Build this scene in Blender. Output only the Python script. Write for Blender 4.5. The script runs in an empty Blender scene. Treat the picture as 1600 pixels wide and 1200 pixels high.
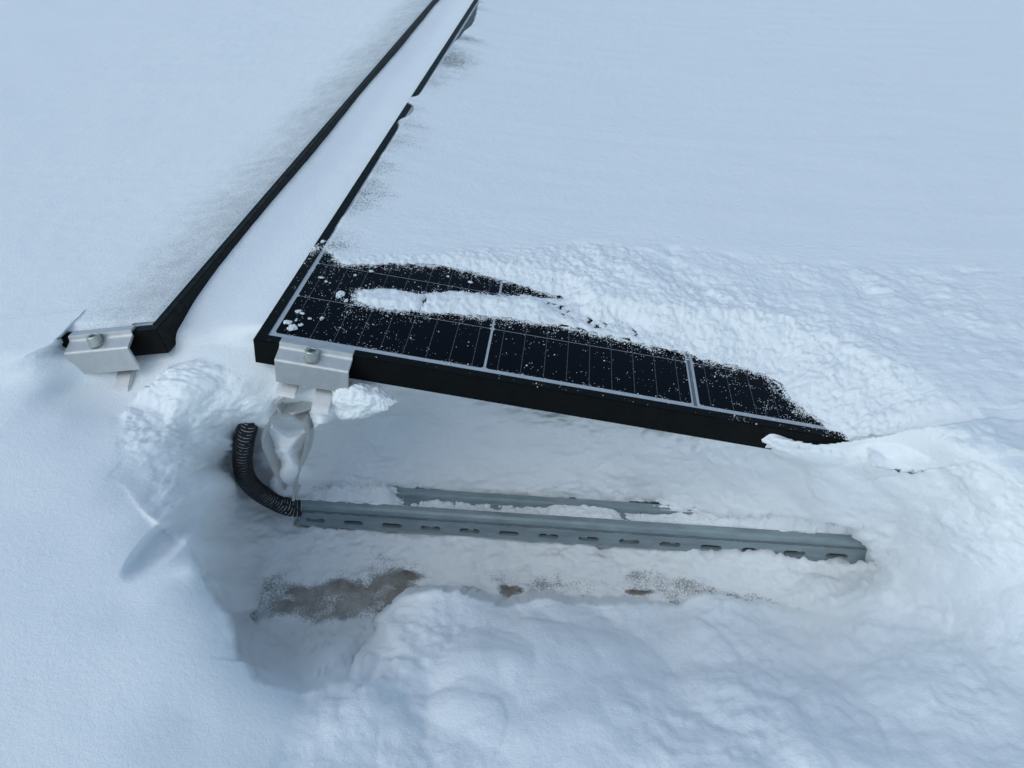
import bpy, bmesh, math, random
import numpy as np
from mathutils import Vector, Matrix, Euler
R = math.radians
scene = bpy.context.scene
COL = scene.collection
rng = np.random.default_rng(7)
random.seed(7)

# ------------------------------------------------------------------ camera
cam = bpy.data.objects.new('camera', bpy.data.cameras.new('camera'))
COL.objects.link(cam); scene.camera = cam
cam.data.sensor_width = 36.0
cam.data.lens = 1135.98 / 1600 * 36
cam.data.clip_start = 0.01; cam.data.clip_end = 500
cam.matrix_world = (Matrix.Translation((0.3091736, -0.5548956, 0.4030619)) @ Matrix.Rotation(0.1013011, 4, 'Z')
                    @ Matrix.Rotation(0.9004381, 4, 'X') @ Matrix.Rotation(-0.0113966, 4, 'Z'))
# ------------------------------------------------------------------ sky, sun, exposure
SUN_EL, SUN_AZ = R(50), R(-140)          # azimuth measured from +Y towards +X
world = bpy.data.worlds.new('World'); scene.world = world; world.use_nodes = True
nt = world.node_tree
bg = nt.nodes['Background']
sky = nt.nodes.new('ShaderNodeTexSky'); sky.sky_type = 'NISHITA'; sky.sun_disc = False
sky.sun_elevation = SUN_EL; sky.sun_rotation = SUN_AZ
sky.air_density = 1.0; sky.dust_density = 1.0; sky.ozone_density = 1.0
tint = nt.nodes.new('ShaderNodeMix'); tint.data_type = 'RGBA'; tint.blend_type = 'MULTIPLY'; tint.inputs[0].default_value = 1
tint.inputs[7].default_value = (.95, 1.035, .965, 1)      # the cold cyan of a thick winter overcast
nt.links.new(sky.outputs[0], tint.inputs[6]); nt.links.new(tint.outputs[2], bg.inputs[0]); bg.inputs[1].default_value = 0.115
sl = bpy.data.lights.new('sun', 'SUN'); sl.energy = 0.5; sl.angle = R(90); sl.color = (.94, .99, 1)
sun = bpy.data.objects.new('sun', sl); COL.objects.link(sun)
sd = Vector((math.sin(SUN_AZ)*math.cos(SUN_EL), math.cos(SUN_AZ)*math.cos(SUN_EL), math.sin(SUN_EL)))
sun.rotation_euler = sd.to_track_quat('Z', 'Y').to_euler()
vs = scene.view_settings
scene.display_settings.display_device = 'sRGB'
vs.view_transform = 'Standard'; vs.look = 'None'; vs.gamma = 1; vs.use_curve_mapping = False
vs.exposure = 0.42

scene.cycles.diffuse_bounces = 16; scene.cycles.max_bounces = 18
# ------------------------------------------------------------------ world data (metres), mostly back-projected from image pixels
TILT = 0.1496; TILTL = 0.1613
GX, GY = 0.1024, 0.0081                 # left panel: gap width and offset along the ridge
RY, RZ = 0.0412, -0.3127                # rail front face, slot height
SPOTS=[(0.17, -0.279, 0.04230769230769231, 0.013, -0.02), (0.197, -0.281, 0.023076923076923078, 0.022, 0.3), (0.163, -0.291, 0.035256410256410256, 0.012, 0), (0.278, -0.268, 0.010256410256410256, 0.004, -0.05), (0.362, -0.26, 0.008974358974358974, 0.003, 0), (0.209, -0.264, 0.010256410256410256, 0.005, 0)]
DENT=(0.031,-0.245)
PIT=[(0.066, -0.263), (0.092, -0.296), (0.114, -0.322), (0.133, -0.34), (0.15, -0.345), (0.173, -0.346), (0.19, -0.336), (0.194, -0.319), (0.196, -0.295), (0.206, -0.282), (0.216, -0.273), (0.232, -0.268), (0.254, -0.271), (0.275, -0.275), (0.299, -0.267), (0.341, -0.268), (0.382, -0.268), (0.411, -0.259), (0.443, -0.262), (0.47, -0.268), (0.512, -0.271), (0.542, -0.252), (0.582, -0.172), (0.619, -0.019), (-0.029, -0.073), (-0.044, -0.187), (0.006, -0.225), (0.046, -0.248)]
CSET=[2, 2, 2, 2, 2, 2, 3, 2, 2, 2, 2, 2, 3, 2, 2, 2, 2, 2, 2, 2, 2, 3, 3, 3, 2, 2, 3, 3, 3, 3, 3, 3, 3, 1, 3, 1, 1, 3, 1, 1, 1, 1, 1, 1, 3, 1, 1, 3, 3, 3, 1, 1, 1, 1, 1, 1, 1, 1, 1, 3, 3, 1, 1, 3, 3, 3, 3, 1, 3, 3, 3, 3, 3, 3, 1, 1, 3, 1, 1, 3, 1, 1, 1, 1, 1, 1, 1, 1, 1, 1, 1, 1, 1, 1, 1, 1, 1, 3, 1, 1, 1, 1, 1, 1, 3, 3, 3, 3, 1, 2, 3, 3, 1, 1, 1, 1, 1, 1, 1, 1, 1, 1, 1, 1, 1, 1, 1, 1, 1, 1, 1, 1, 1, 1, 1, 1, 1, 1, 1, 1, 1, 1, 2, 2, 2, 2, 2, 2, 2, 2, 2, 2, 2, 3, 2, 2, 2, 2, 2, 2, 2, 2, 2, 2, 2, 2, 1, 1, 1, 1, 1, 1, 2, 2, 2, 2, 2, 2, 2, 2, 2, 2, 2, 2, 2, 2, 2, 2, 2, 2, 1, 1, 1, 1, 1, 3, 3, 3, 3, 3, 3, 3, 3, 3, 3, 3, 3, 3, 3, 3, 3, 3, 3, 3, 3, 3, 3, 3, 3, 3, 3, 3, 3, 3, 3, 3, 3, 3, 3, 3, 3, 3, 3, 3, 3, 3, 3, 3, 3, 3, 3, 3, 3, 3, 3, 3, 3, 3, 3]
CTL=[(-0.16,-0.187,-0.055),(-0.087,-0.297,-0.06),(-0.037,-0.377,-0.07),(0.001,-0.332,-0.07),(0.062,-0.328,-0.085),(-0.014,-0.259,-0.068),(0.013,-0.225,-0.075),(0.015,-0.205,-0.08),(0.044,-0.243,-0.088),(0.067,-0.27,-0.095),(0.087,-0.286,-0.105),(-0.091,-0.211,-0.06),(-0.139,-0.127,-0.052),(0.039,-0.364,-0.075),(0.129,-0.34,-0.11),(0.192,-0.328,-0.125),(0.199,-0.282,-0.14),(0.282,-0.317,-0.13),(0.373,-0.309,-0.13),(0.505,-0.302,-0.12),(0.627,-0.295,-0.11),(-0.074,0.006,-0.032),(-0.047,-0.018,-0.045),(-0.096,0.017,-0.032),(-0.09,0.042,-0.014),(-0.088,0.086,-0.01),(-0.019,-0.009,-0.05),(-0.062,-0.039,-0.06),(-0.006,-0.018,-0.068),(-0.092,-0.087,-0.058),(-0.098,-0.14,-0.06),(-0.049,-0.157,-0.07),(-0.016,-0.152,-0.12),(-0.059,-0.071,-0.1),(-0.072,-0.11,-0.08),(-0.045,-0.057,-0.15),(-0.063,-0.006,-0.29),(-0.027,-0.124,-0.16),(-0.024,-0.135,-0.2),(-0.039,-0.11,-0.27),(-0.057,-0.078,-0.352),(-0.067,-0.024,-0.335),(-0.052,0.009,-0.325),(-0.052,-0.05,-0.35),(-0.032,-0.007,-0.1),(-0.055,-0.022,-0.12),(-0.009,-0.011,-0.145),(-0.001,-0.016,-0.085),(0.003,-0.002,-0.062),(0.041,-0.001,-0.062),(-0.009,0.032,-0.24),(-0.073,0.022,-0.27),(-0.054,0.042,-0.32),(-0.022,0.003,-0.2),(0.016,0.006,-0.19),(-0.064,0.037,-0.175),(-0.083,0.042,-0.218),(-0.086,0.049,-0.262),(-0.068,0.055,-0.302),(0.007,0.032,-0.128),(0.01,0.008,-0.125),(0.016,-0.006,-0.138),(0.012,-0.017,-0.155),(0.001,-0.013,-0.105),(0.061,-0.014,-0.074),(0.056,-0.021,-0.092),(0.06,-0.009,-0.1),(0.018,0.049,-0.19),(0.094,0.014,-0.052),(0.117,0.018,-0.062),(0.071,-0.004,-0.075),(0.045,0.052,-0.16),(0.045,0.122,-0.19),(0.071,0.183,-0.24),(0.039,0.114,-0.25),(0.082,0.139,-0.27),(0.156,0.143,-0.2),(0.155,0.124,-0.25),(0.156,0.103,-0.288),(0.28,0.117,-0.19),(0.281,0.111,-0.25),(0.283,0.1,-0.288),(0.394,0.076,-0.175),(0.401,0.089,-0.24),(0.405,0.094,-0.285),(0.073,0.094,-0.288),(0.001,0.063,-0.262),(0.458,0.039,-0.145),(0.476,0.073,-0.24),(0.481,0.075,-0.27),(0.555,0.05,-0.275),(0.54,0.051,-0.2),(0.52,0.022,-0.145),(0.624,0.035,-0.27),(0.512,-0.006,-0.1),(0.522,-0.006,-0.087),(0.535,-0.006,-0.078),(0.549,-0.006,-0.074),(0.564,-0.006,-0.074),(0.533,-0.006,-0.097),(0.562,-0.006,-0.09),(0.582,-0.004,-0.14),(0.605,0.017,-0.21),(0.667,0.022,-0.25),(0.657,-0.005,-0.18),(0.63,-0.013,-0.1),(0.674,-0.07,-0.2),(0.681,-0.002,-0.255),(0.664,0.029,-0.325),(0.71,-0.12,-0.13),(0.682,-0.064,-0.13),(0.662,-0.036,-0.27),(0.016,0.027,-0.333),(0.166,0.025,-0.333),(0.328,0.029,-0.333),(0.485,0.023,-0.333),(0.597,0.015,-0.328),(-0.023,0.018,-0.333),(-0.031,-0.018,-0.352),(0.087,0.002,-0.351),(0.249,0.011,-0.351),(0.408,0.012,-0.347),(0.522,0.006,-0.338),(0.005,-0.055,-0.354),(0.033,-0.044,-0.354),(0.064,-0.036,-0.354),(0.095,-0.034,-0.354),(0.119,-0.031,-0.354),(0.1,-0.056,-0.354),(0.055,-0.064,-0.354),(0.251,-0.015,-0.354),(-0.003,-0.097,-0.345),(0.038,-0.101,-0.34),(0.071,-0.097,-0.335),(0.024,-0.147,-0.3),(0.07,-0.169,-0.275),(0.049,-0.199,-0.235),(0.119,-0.192,-0.235),(-0.004,-0.138,-0.3),(0.051,-0.219,-0.2),(0.09,-0.24,-0.19),(0.127,-0.244,-0.18),(0.124,-0.159,-0.25),(0.27,-0.193,-0.175),(0.326,-0.185,-0.18),(0.215,-0.204,-0.165),(0.228,-0.274,-0.14),(0.327,-0.26,-0.15),(0.434,-0.212,-0.17),(0.542,-0.202,-0.17),(0.636,-0.205,-0.15),(0.386,-0.153,-0.2),(0.507,-0.143,-0.21),(0.604,-0.121,-0.22),(0.134,-0.14,-0.235),(0.149,-0.132,-0.22),(0.17,-0.136,-0.195),(0.196,-0.135,-0.185),(0.227,-0.134,-0.195),(0.258,-0.133,-0.205),(0.294,-0.12,-0.205),(0.358,-0.114,-0.215),(0.424,-0.101,-0.235),(0.47,-0.089,-0.23),(0.527,-0.08,-0.25),(0.583,-0.064,-0.28),(-0.03,-0.069,-0.352),(-0.031,-0.042,-0.352),(-0.006,-0.07,-0.356),(0.058,-0.015,-0.352),(0.17,-0.005,-0.352),(-0.058,-0.054,-0.345),(0.162,-0.283,-0.125),(0.15,-0.188,-0.2),(0.179,-0.243,-0.155),(0.137,-0.298,-0.12),(0.106,-0.3,-0.108),(0.162,-0.262,-0.14),(0.124,-0.103,-0.245),(0.139,-0.094,-0.23),(0.162,-0.099,-0.205),(0.189,-0.098,-0.195),(0.221,-0.097,-0.205),(0.254,-0.096,-0.215),(0.292,-0.081,-0.215),(0.359,-0.076,-0.225),(0.429,-0.061,-0.245),(0.476,-0.049,-0.24),(0.536,-0.04,-0.26),(0.595,-0.023,-0.29),(0.139,-0.057,-0.355),(0.217,-0.058,-0.355),(0.331,-0.048,-0.355),(0.444,-0.043,-0.355),(0.557,-0.033,-0.355),(0.656,-0.051,-0.045),(0.728,0.002,-0.047),(0.687,-0.094,-0.046),(0.643,-0.009,-0.045),(0.809,0.175,-0.05),(0.713,0.102,-0.047),(-0.1,0.1,-0.028),(-0.05,0.1,-0.02),(0,0.1,-0.02),(-0.1,0.25,-0.022),(-0.05,0.25,-0.014),(0,0.25,-0.014),(-0.1,0.5,-0.022),(-0.05,0.5,-0.014),(0,0.5,-0.014),(-0.1,1,-0.022),(-0.05,1,-0.014),(0,1,-0.014),(-0.1,2,-0.022),(-0.05,2,-0.014),(0,2,-0.014),(-0.1,4,-0.022),(-0.05,4,-0.014),(0,4,-0.014),(-0.3,0.02,-0.045),(-0.3,0.1,-0.05),(-0.8,0,-0.05),(-0.8,-0.5,-0.07),(0.3,-0.8,-0.12),(1,-0.8,-0.11),(1.5,-0.3,-0.09),(1.5,0.2,-0.09),(-2,0,-0.06),(3,0,-0.1),(2,-2,-0.1),(-2,-2,-0.07),(0.2,0.3,-0.15),(0.4,0.3,-0.17),(0.2,0.5,-0.15),(0.5,0.5,-0.2),(1,1,-0.22),(0.3,1,-0.2),(-0.211,-0.032,-0.022),(-0.257,-0.023,-0.022),(-0.201,-0.042,-0.036),(-0.194,-0.023,-0.052),(-0.207,-0.067,-0.036),(-0.24,-0.053,-0.03),(-0.168,-0.075,-0.046),(-0.173,-0.016,-0.056),(-0.148,-0.012,-0.056),(-0.13,0.019,-0.035),(-0.118,-0.016,-0.055),(-0.128,-0.051,-0.06)]
CLEAR=[(0.005, 0.1931), (0.0183, 0.1868), (0.0293, 0.1751), (0.0397, 0.162), (0.074, 0.1709), (0.1151, 0.1897), (0.1599, 0.1959), (0.2066, 0.1921), (0.2457, 0.1843), (0.2706, 0.1765), (0.2938, 0.1684), (0.2553, 0.1602), (0.2119, 0.149), (0.169, 0.1407), (0.1279, 0.1273), (0.0927, 0.124), (0.0739, 0.1138), (0.0697, 0.0978), (0.0825, 0.0864), (0.108, 0.0893), (0.1421, 0.0924), (0.1753, 0.1027), (0.2172, 0.1055), (0.2665, 0.1104), (0.3164, 0.1104), (0.3591, 0.1058), (0.3946, 0.1028), (0.4302, 0.1035), (0.4647, 0.0945), (0.4924, 0.0907), (0.5234, 0.0868), (0.5349, 0.0699), (0.5431, 0.0466), (0.5623, 0.0273), (0.5733, 0.0183), (0.5855, 0.0098), (0.62, -0.08), (-0.05, -0.08), (-0.05, 0.0), (0.0135, 0.21)]
SMOOTH=[(0.0382, 0.1675), (0.1118, 0.2057), (0.2, 0.245), (0.3119, 0.2814), (0.4383, 0.2967), (0.5627, 0.2812), (0.6892, 0.2827), (0.8235, 0.3017), (0.8993, 0.2797)]
CLUMPS=[(0.0257, 0.0573, 0.0026), (0.0304, 0.0551, 0.0021), (0.0578, 0.1005, 0.0047), (0.0665, 0.0916, 0.0021), (0.0222, 0.0359, 0.0032), (0.0295, 0.0277, 0.0042), (0.0355, 0.0353, 0.0021), (0.0286, 0.0425, 0.0016), (0.0285, 0.1277, 0.0021), (0.036, 0.1219, 0.0016), (0.052, 0.0521, 0.0021), (0.0405, 0.0486, 0.0016), (0.077, 0.1585, 0.0021), (0.0621, 0.1448, 0.0016), (0.1632, 0.1759, 0.0016), (0.1902, 0.1718, 0.0021), (0.1336, 0.0999, 0.0021)]
CTL = np.array(CTL); CSET = np.array(CSET); PIT = np.array(PIT); CLEAR = np.array(CLEAR); SMOOTH = np.array(SMOOTH); CLEAR2 = np.concatenate([CLEAR[:-4], [(.608, -.02), (.60, -.3), (-.05, -.3), (-.05, .0), (.0135, .21)]])

# ------------------------------------------------------------------ helpers
def mat(name):
    m = bpy.data.materials.new(name); m.use_nodes = True
    return m, m.node_tree, m.node_tree.nodes['Principled BSDF']
def nd(nt, t, **k):
    n = nt.nodes.new(t)
    for a, b in k.items(): setattr(n, a, b)
    return n
def noise(nt, vec, scale, detail=4, rough=.6, loc=None):
    n = nd(nt, 'ShaderNodeTexNoise'); n.inputs['Scale'].default_value = scale
    n.inputs['Detail'].default_value = detail; n.inputs['Roughness'].default_value = rough
    if vec is not None: nt.links.new(vec, n.inputs['Vector'])
    return n.outputs['Fac']
def ramp(nt, src, stops):
    r = nd(nt, 'ShaderNodeValToRGB'); e = r.color_ramp.elements
    while len(e) < len(stops): e.new(.5)
    for i, (p, c) in enumerate(stops):
        e[i].position = p; e[i].color = (c if hasattr(c, '__len__') else (c, c, c)) + ((1,) if hasattr(c, '__len__') else ()) if hasattr(c, '__len__') else (c, c, c, 1)
    nt.links.new(src, r.inputs[0]); return r.outputs[0]
def math_n(nt, op, a, b=None, clamp=False):
    n = nd(nt, 'ShaderNodeMath', operation=op); n.use_clamp = clamp
    for i, v in enumerate((a, b)):
        if v is None: continue
        if isinstance(v, (int, float)): n.inputs[i].default_value = v
        else: nt.links.new(v, n.inputs[i])
    return n.outputs[0]
def bump(nt, h, strength, dist, normal=None):
    b = nd(nt, 'ShaderNodeBump'); b.inputs['Strength'].default_value = strength; b.inputs['Distance'].default_value = dist
    nt.links.new(h, b.inputs['Height'])
    if normal is not None: nt.links.new(normal, b.inputs['Normal'])
    return b.outputs[0]
def tag(o, label=None, cat=None, group=None, kind=None):
    for k, v in (('label', label), ('category', cat), ('group', group), ('kind', kind)):
        if v: o[k] = v
    return o
def link(name, me, mats, parent=None, smooth=False):
    o = bpy.data.objects.new(name, me); COL.objects.link(o)
    for m in (mats if isinstance(mats, (list, tuple)) else [mats]): me.materials.append(m)
    if smooth: me.polygons.foreach_set('use_smooth', np.ones(len(me.polygons), bool))
    if parent: o.parent = parent
    return o
def from_pydata(name, V, F, mats, parent=None, smooth=False, fm=None):
    me = bpy.data.meshes.new(name); me.from_pydata([tuple(map(float, v)) for v in V], [], F); me.update()
    o = link(name, me, mats, parent, smooth)
    if fm is not None: me.polygons.foreach_set('material_index', fm)
    return o
def np_mesh(name, co, quads, mats, parent=None, smooth=True, fm=None, n=4):
    me = bpy.data.meshes.new(name)
    me.vertices.add(len(co)); me.vertices.foreach_set('co', np.ascontiguousarray(co, np.float32).ravel())
    me.loops.add(len(quads)*n); me.loops.foreach_set('vertex_index', np.ascontiguousarray(quads, np.int32).ravel())
    me.polygons.add(len(quads)); me.polygons.foreach_set('loop_start', np.arange(0, len(quads)*n, n, dtype=np.int32))
    me.update(calc_edges=True)
    o = link(name, me, mats, parent, smooth)
    if fm is not None: me.polygons.foreach_set('material_index', fm)
    return o
def empty(name, loc=(0, 0, 0), rot=(0, 0, 0)):
    o = bpy.data.objects.new(name, None); COL.objects.link(o); o.location = loc; o.rotation_euler = rot
    o.empty_display_size = .05
    return o
def extrude(name, prof, x0, x1, m, parent=None, axis='X', bevel=0.0, smooth=False):
    """closed profile extruded along an axis; profile in the two other axes"""
    bm = bmesh.new()
    def P(a, b, s): return {'X': (s, a, b), 'Y': (a, s, b), 'Z': (a, b, s)}[axis]
    A = [bm.verts.new(P(a, b, x0)) for a, b in prof]; B = [bm.verts.new(P(a, b, x1)) for a, b in prof]
    n = len(prof)
    for i in range(n): bm.faces.new((A[i], A[(i+1) % n], B[(i+1) % n], B[i]))
    bm.faces.new(A[::-1]); bm.faces.new(B)
    bmesh.ops.recalc_face_normals(bm, faces=bm.faces)
    if bevel: bmesh.ops.bevel(bm, geom=list(bm.edges), offset=bevel, segments=2, affect='EDGES', clamp_overlap=True)
    me = bpy.data.meshes.new(name); bm.to_mesh(me); bm.free()
    return link(name, me, m, parent, smooth)

# ---- 2-D noises in numpy
def _h(ix, iy, s):
    h = (ix.astype(np.int64)*374761393 + iy.astype(np.int64)*668265263 + s*974634777) & 0xFFFFFFFF
    h = ((h ^ (h >> 13))*1274126177) & 0xFFFFFFFF
    h = ((h ^ (h >> 16))*2246822519) & 0xFFFFFFFF
    return (h ^ (h >> 15)) & 0xFFFFFFFF
def perlin(x, y, s=0):
    ix = np.floor(x); iy = np.floor(y); fx = x-ix; fy = y-iy; ix = ix.astype(np.int64); iy = iy.astype(np.int64)
    u = fx*fx*fx*(fx*(fx*6-15)+10); v = fy*fy*fy*(fy*(fy*6-15)+10)
    def g(dx, dy):
        a = _h(ix+dx, iy+dy, s)/4294967296.*2*np.pi
        return np.cos(a)*(fx-dx)+np.sin(a)*(fy-dy)
    return ((g(0, 0)*(1-u)+g(1, 0)*u)*(1-v)+(g(0, 1)*(1-u)+g(1, 1)*u)*v)*1.4
def fbm(x, y, sc, oct=4, s=0, gain=.5):
    r = 0; a = 1; t = 0
    for i in range(oct): r = r+a*perlin(x*sc*2**i, y*sc*2**i, s+i*17); t += a; a *= gain
    return r/t
def billow(x, y, sc, oct=4, s=0, gain=.5):
    r = 0; a = 1; t = 0
    for i in range(oct): r = r+a*(1-np.abs(perlin(x*sc*2**i, y*sc*2**i, s+i*17))*2.); t += a; a *= gain
    return -r/t+.5           # puffy tops, sharp creases
def lumps(x, y, cell, s=0, fill=.8):
    """rounded lumps, one per jittered cell: 0..1 dome height"""
    X = x/cell; Y = y/cell; ix = np.floor(X).astype(np.int64); iy = np.floor(Y).astype(np.int64)
    out = np.zeros_like(X)
    for dx in (-1, 0, 1):
        for dy in (-1, 0, 1):
            a = _h(ix+dx, iy+dy, s)/4294967296.; b = _h(ix+dx, iy+dy, s+5)/4294967296.; c = _h(ix+dx, iy+dy, s+9)/4294967296.
            r = .28+.5*c
            d2 = ((X-(ix+dx+a))**2+(Y-(iy+dy+b))**2)/(r*r)
            out = np.maximum(out, np.where((d2 < 1) & (c < fill), np.sqrt(np.clip(1-d2, 0, 1))*r, 0))
    return out
def ss(x, a, b):
    t = np.clip((x-a)/(b-a), 0, 1); return t*t*(3-2*t)
def sdf(x, y, poly):
    """signed distance, positive outside"""
    d = np.full(x.shape, 1e9); inside = np.zeros(x.shape, bool); n = len(poly)
    for i in range(n):
        ax, ay = poly[i]; bx, by = poly[(i+1) % n]
        ex, ey = bx-ax, by-ay; wx, wy = x-ax, y-ay
        t = np.clip((wx*ex+wy*ey)/(ex*ex+ey*ey+1e-12), 0, 1)
        d = np.minimum(d, (wx-ex*t)**2+(wy-ey*t)**2)
        c = ((ay > y) != (by > y))
        with np.errstate(divide='ignore', invalid='ignore'):
            c &= x < (bx-ax)*(y-ay)/(by-ay if by != ay else 1e-12)+ax
        inside ^= c
    return np.where(inside, -1, 1)*np.sqrt(d)
def axis(segs):
    """segs: (start, end, step) joined"""
    r = []
    for a, b, s in segs:
        n = max(1, int(round((b-a)/s))); r.append(np.linspace(a, b, n, endpoint=False))
    r.append([segs[-1][1]]); return np.concatenate(r)
def sheet(name, X, Y, Z, mats, keep=None, thin=None, fm=None):
    ny, nx = X.shape
    idx = np.arange(nx*ny).reshape(ny, nx)
    q = np.stack([idx[:-1, :-1], idx[:-1, 1:], idx[1:, 1:], idx[1:, :-1]], -1).reshape(-1, 4)
    co = np.stack([X, Y, Z], -1).reshape(-1, 3)
    th = None if thin is None else thin.ravel()
    if keep is not None:
        q = q[keep.ravel()[q].any(1)]
        used = np.zeros(len(co), bool); used[q.ravel()] = True
        new = np.cumsum(used)-1; q = new[q]; co = co[used]
        if th is not None: th = th[used]
    o = np_mesh(name, co, q, mats)
    if th is not None:
        a = o.data.attributes.new('thin', 'FLOAT', 'POINT'); a.data.foreach_set('value', th.astype(np.float32))
    return o

# ------------------------------------------------------------------ materials
def snow_material(name, thin=False, grain=1.0, hard=5.0):
    m, nt, b = mat(name)
    tc = nd(nt, 'ShaderNodeTexCoord').outputs['Object']
    n1 = noise(nt, tc, 16, 3, .5)
    base = nd(nt, 'ShaderNodeMix', data_type='RGBA')
    base.inputs[6].default_value = (.925, .94, .945, 1); base.inputs[7].default_value = (.945, .955, .96, 1)
    nt.links.new(n1, base.inputs[0])
    nt.links.new(base.outputs[2], b.inputs['Base Color'])
    b.inputs['Roughness'].default_value = .85
    b.inputs['Specular IOR Level'].default_value = .12
    b.inputs['Subsurface Weight'].default_value = SSS
    b.inputs['Subsurface Radius'].default_value = (.55, .8, 1.0); b.inputs['Subsurface Scale'].default_value = .008
    f = noise(nt, tc, 900, 3, .75)
    g = noise(nt, tc, 260, 4, .7)
    h = math_n(nt, 'ADD', math_n(nt, 'MULTIPLY', f, .35), g)
    nrm = bump(nt, h, BST*grain, .0016)
    nt.links.new(nrm, b.inputs['Normal'])
    if thin:
        at = nd(nt, 'ShaderNodeAttribute', attribute_name='thin')
        sp = noise(nt, tc, 1300, 2, .8); sp2 = noise(nt, tc, 420, 3, .7)
        # opacity rises with thickness; grains decide where gaps stay open
        mix = math_n(nt, 'ADD', math_n(nt, 'MULTIPLY', sp, .5), math_n(nt, 'MULTIPLY', sp2, .5))
        a = math_n(nt, 'SUBTRACT', at.outputs['Fac'], mix)
        a = math_n(nt, 'ADD', math_n(nt, 'MULTIPLY', a, hard), .5, True)
        nt.links.new(a, b.inputs['Alpha'])
    return m
SSS = 0.0; BST = .7
M_SNOW = snow_material('snow')
M_THIN = snow_material('thin_snow', True)
M_FILM = snow_material('film_of_snow', True, 1.0, 1.7)

def metal(name, col, rough, metallic, dirt=.15, bumpy=.1, scale=60, aniso=None):
    m, nt, b = mat(name)
    tc = nd(nt, 'ShaderNodeTexCoord').outputs['Object']
    v = tc
    if aniso:
        mp = nd(nt, 'ShaderNodeMapping'); mp.inputs['Scale'].default_value = aniso; nt.links.new(tc, mp.inputs[0]); v = mp.outputs[0]
    n1 = noise(nt, v, scale, 5, .65)
    c = ramp(nt, n1, [(.3, tuple(x*(1-dirt) for x in col)), (.7, tuple(min(1, x*(1+dirt)) for x in col))])
    nt.links.new(c, b.inputs['Base Color'])
    b.inputs['Metallic'].default_value = metallic
    nt.links.new(ramp(nt, noise(nt, tc, scale*2.3, 3), [(.3, rough*.8), (.7, min(1, rough*1.25))]), b.inputs['Roughness'])
    nt.links.new(bump(nt, noise(nt, v, scale*6, 3), bumpy, .0005), b.inputs['Normal'])
    return m
M_FRAME = metal('black_anodised', (.0035, .0045, .0042), .5, .0, .3)
M_FRAME.node_tree.nodes['Principled BSDF'].inputs['Specular IOR Level'].default_value = .12
M_ALU = metal('aluminium', (.60, .595, .585), .42, .62, .07, .12, 110)
M_STEEL = metal('stainless_steel', (.5, .5, .47), .38, .8, .1)
M_GALV = metal('galvanised_steel', (.27, .33, .35), .5, .25, .2, .1, 90, (.25, 1, 1))
M_PLASTIC = metal('black_plastic', (.012, .012, .013), .5, 0, .3)

def flecked(name, col, rough, spec, dens):
    m, nt, b = mat(name)
    b.inputs['Base Color'].default_value = col+(1,); b.inputs['Roughness'].default_value = rough
    b.inputs['Specular IOR Level'].default_value = spec
    return m
M_CELL = flecked('solar_cell', (.002, .0025, .0045), .25, .09, 0)
M_BACK = metal('backsheet', (.46, .49, .52), .5, 0, .12, .2, 300)
M_GREY = flecked('ribbon_grey', (.13, .15, .17), .4, .3, 0)
M_BUS = flecked('busbar', (.075, .082, .095), .45, .3, 0)

m, nt, b = mat('roof_membrane')
tc = nd(nt, 'ShaderNodeTexCoord').outputs['Object']
c = ramp(nt, noise(nt, tc, 35, 6, .7), [(.3, (.24, .22, .20)), (.5, (.40, .365, .325)), (.72, (.52, .48, .44))])
nt.links.new(c, b.inputs['Base Color']); b.inputs['Roughness'].default_value = .8
nt.links.new(bump(nt, noise(nt, tc, 400, 4, .7), .5, .002), b.inputs['Normal'])
M_ROOF = m

# ------------------------------------------------------------------ the snow surfaces
def rbf(P, c=.007):
    A = np.sqrt(((P[:, None, :2]-P[None, :, :2])**2).sum(-1)+c*c)
    n = len(P); M = np.zeros((n+3, n+3)); M[:n, :n] = A-np.eye(n)*.0004
    M[:n, n] = 1; M[:n, n+1:] = P[:, :2]; M[n, :n] = 1; M[n+1:, :n] = P[:, :2].T
    w = np.linalg.solve(M, np.concatenate([P[:, 2], [0, 0, 0]]))
    def f(x, y):
        xs = x.ravel(); ys = y.ravel(); o = np.full(xs.shape, w[n]) + w[n+1]*xs + w[n+2]*ys
        for i in range(n): o += w[i]*np.sqrt((xs-P[i, 0])**2+(ys-P[i, 1])**2+c*c)
        return o.reshape(x.shape)
    return f
def panel_z(x): return -np.tan(TILT)*x
def panel_zl(x): return np.tan(TILTL)*(x+GX)
def ztop(x, y): return .0014-.065*(1-np.exp(-np.clip(x, 0, 50)/.48))
def ztopl(U): return .0014-.055*(1-np.exp(-np.clip(U, 0, 50)/.38))

# zone of broken, handled snow (in world xy)
DIST = np.concatenate([SMOOTH, [(3, .15), (3, -.9), (.16, -.9), (.12, -.30), (.02, -.205), (-.06, -.15), (-.13, -.06), (-.10, .0), (.02, .0)]])
def disturbed(x, y):
    d = sdf(x+.012*perlin(x*22, y*22, 3), y+.012*perlin(x*22, y*22, 4), DIST)
    return 1-ss(d, -.012, .006)

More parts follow.
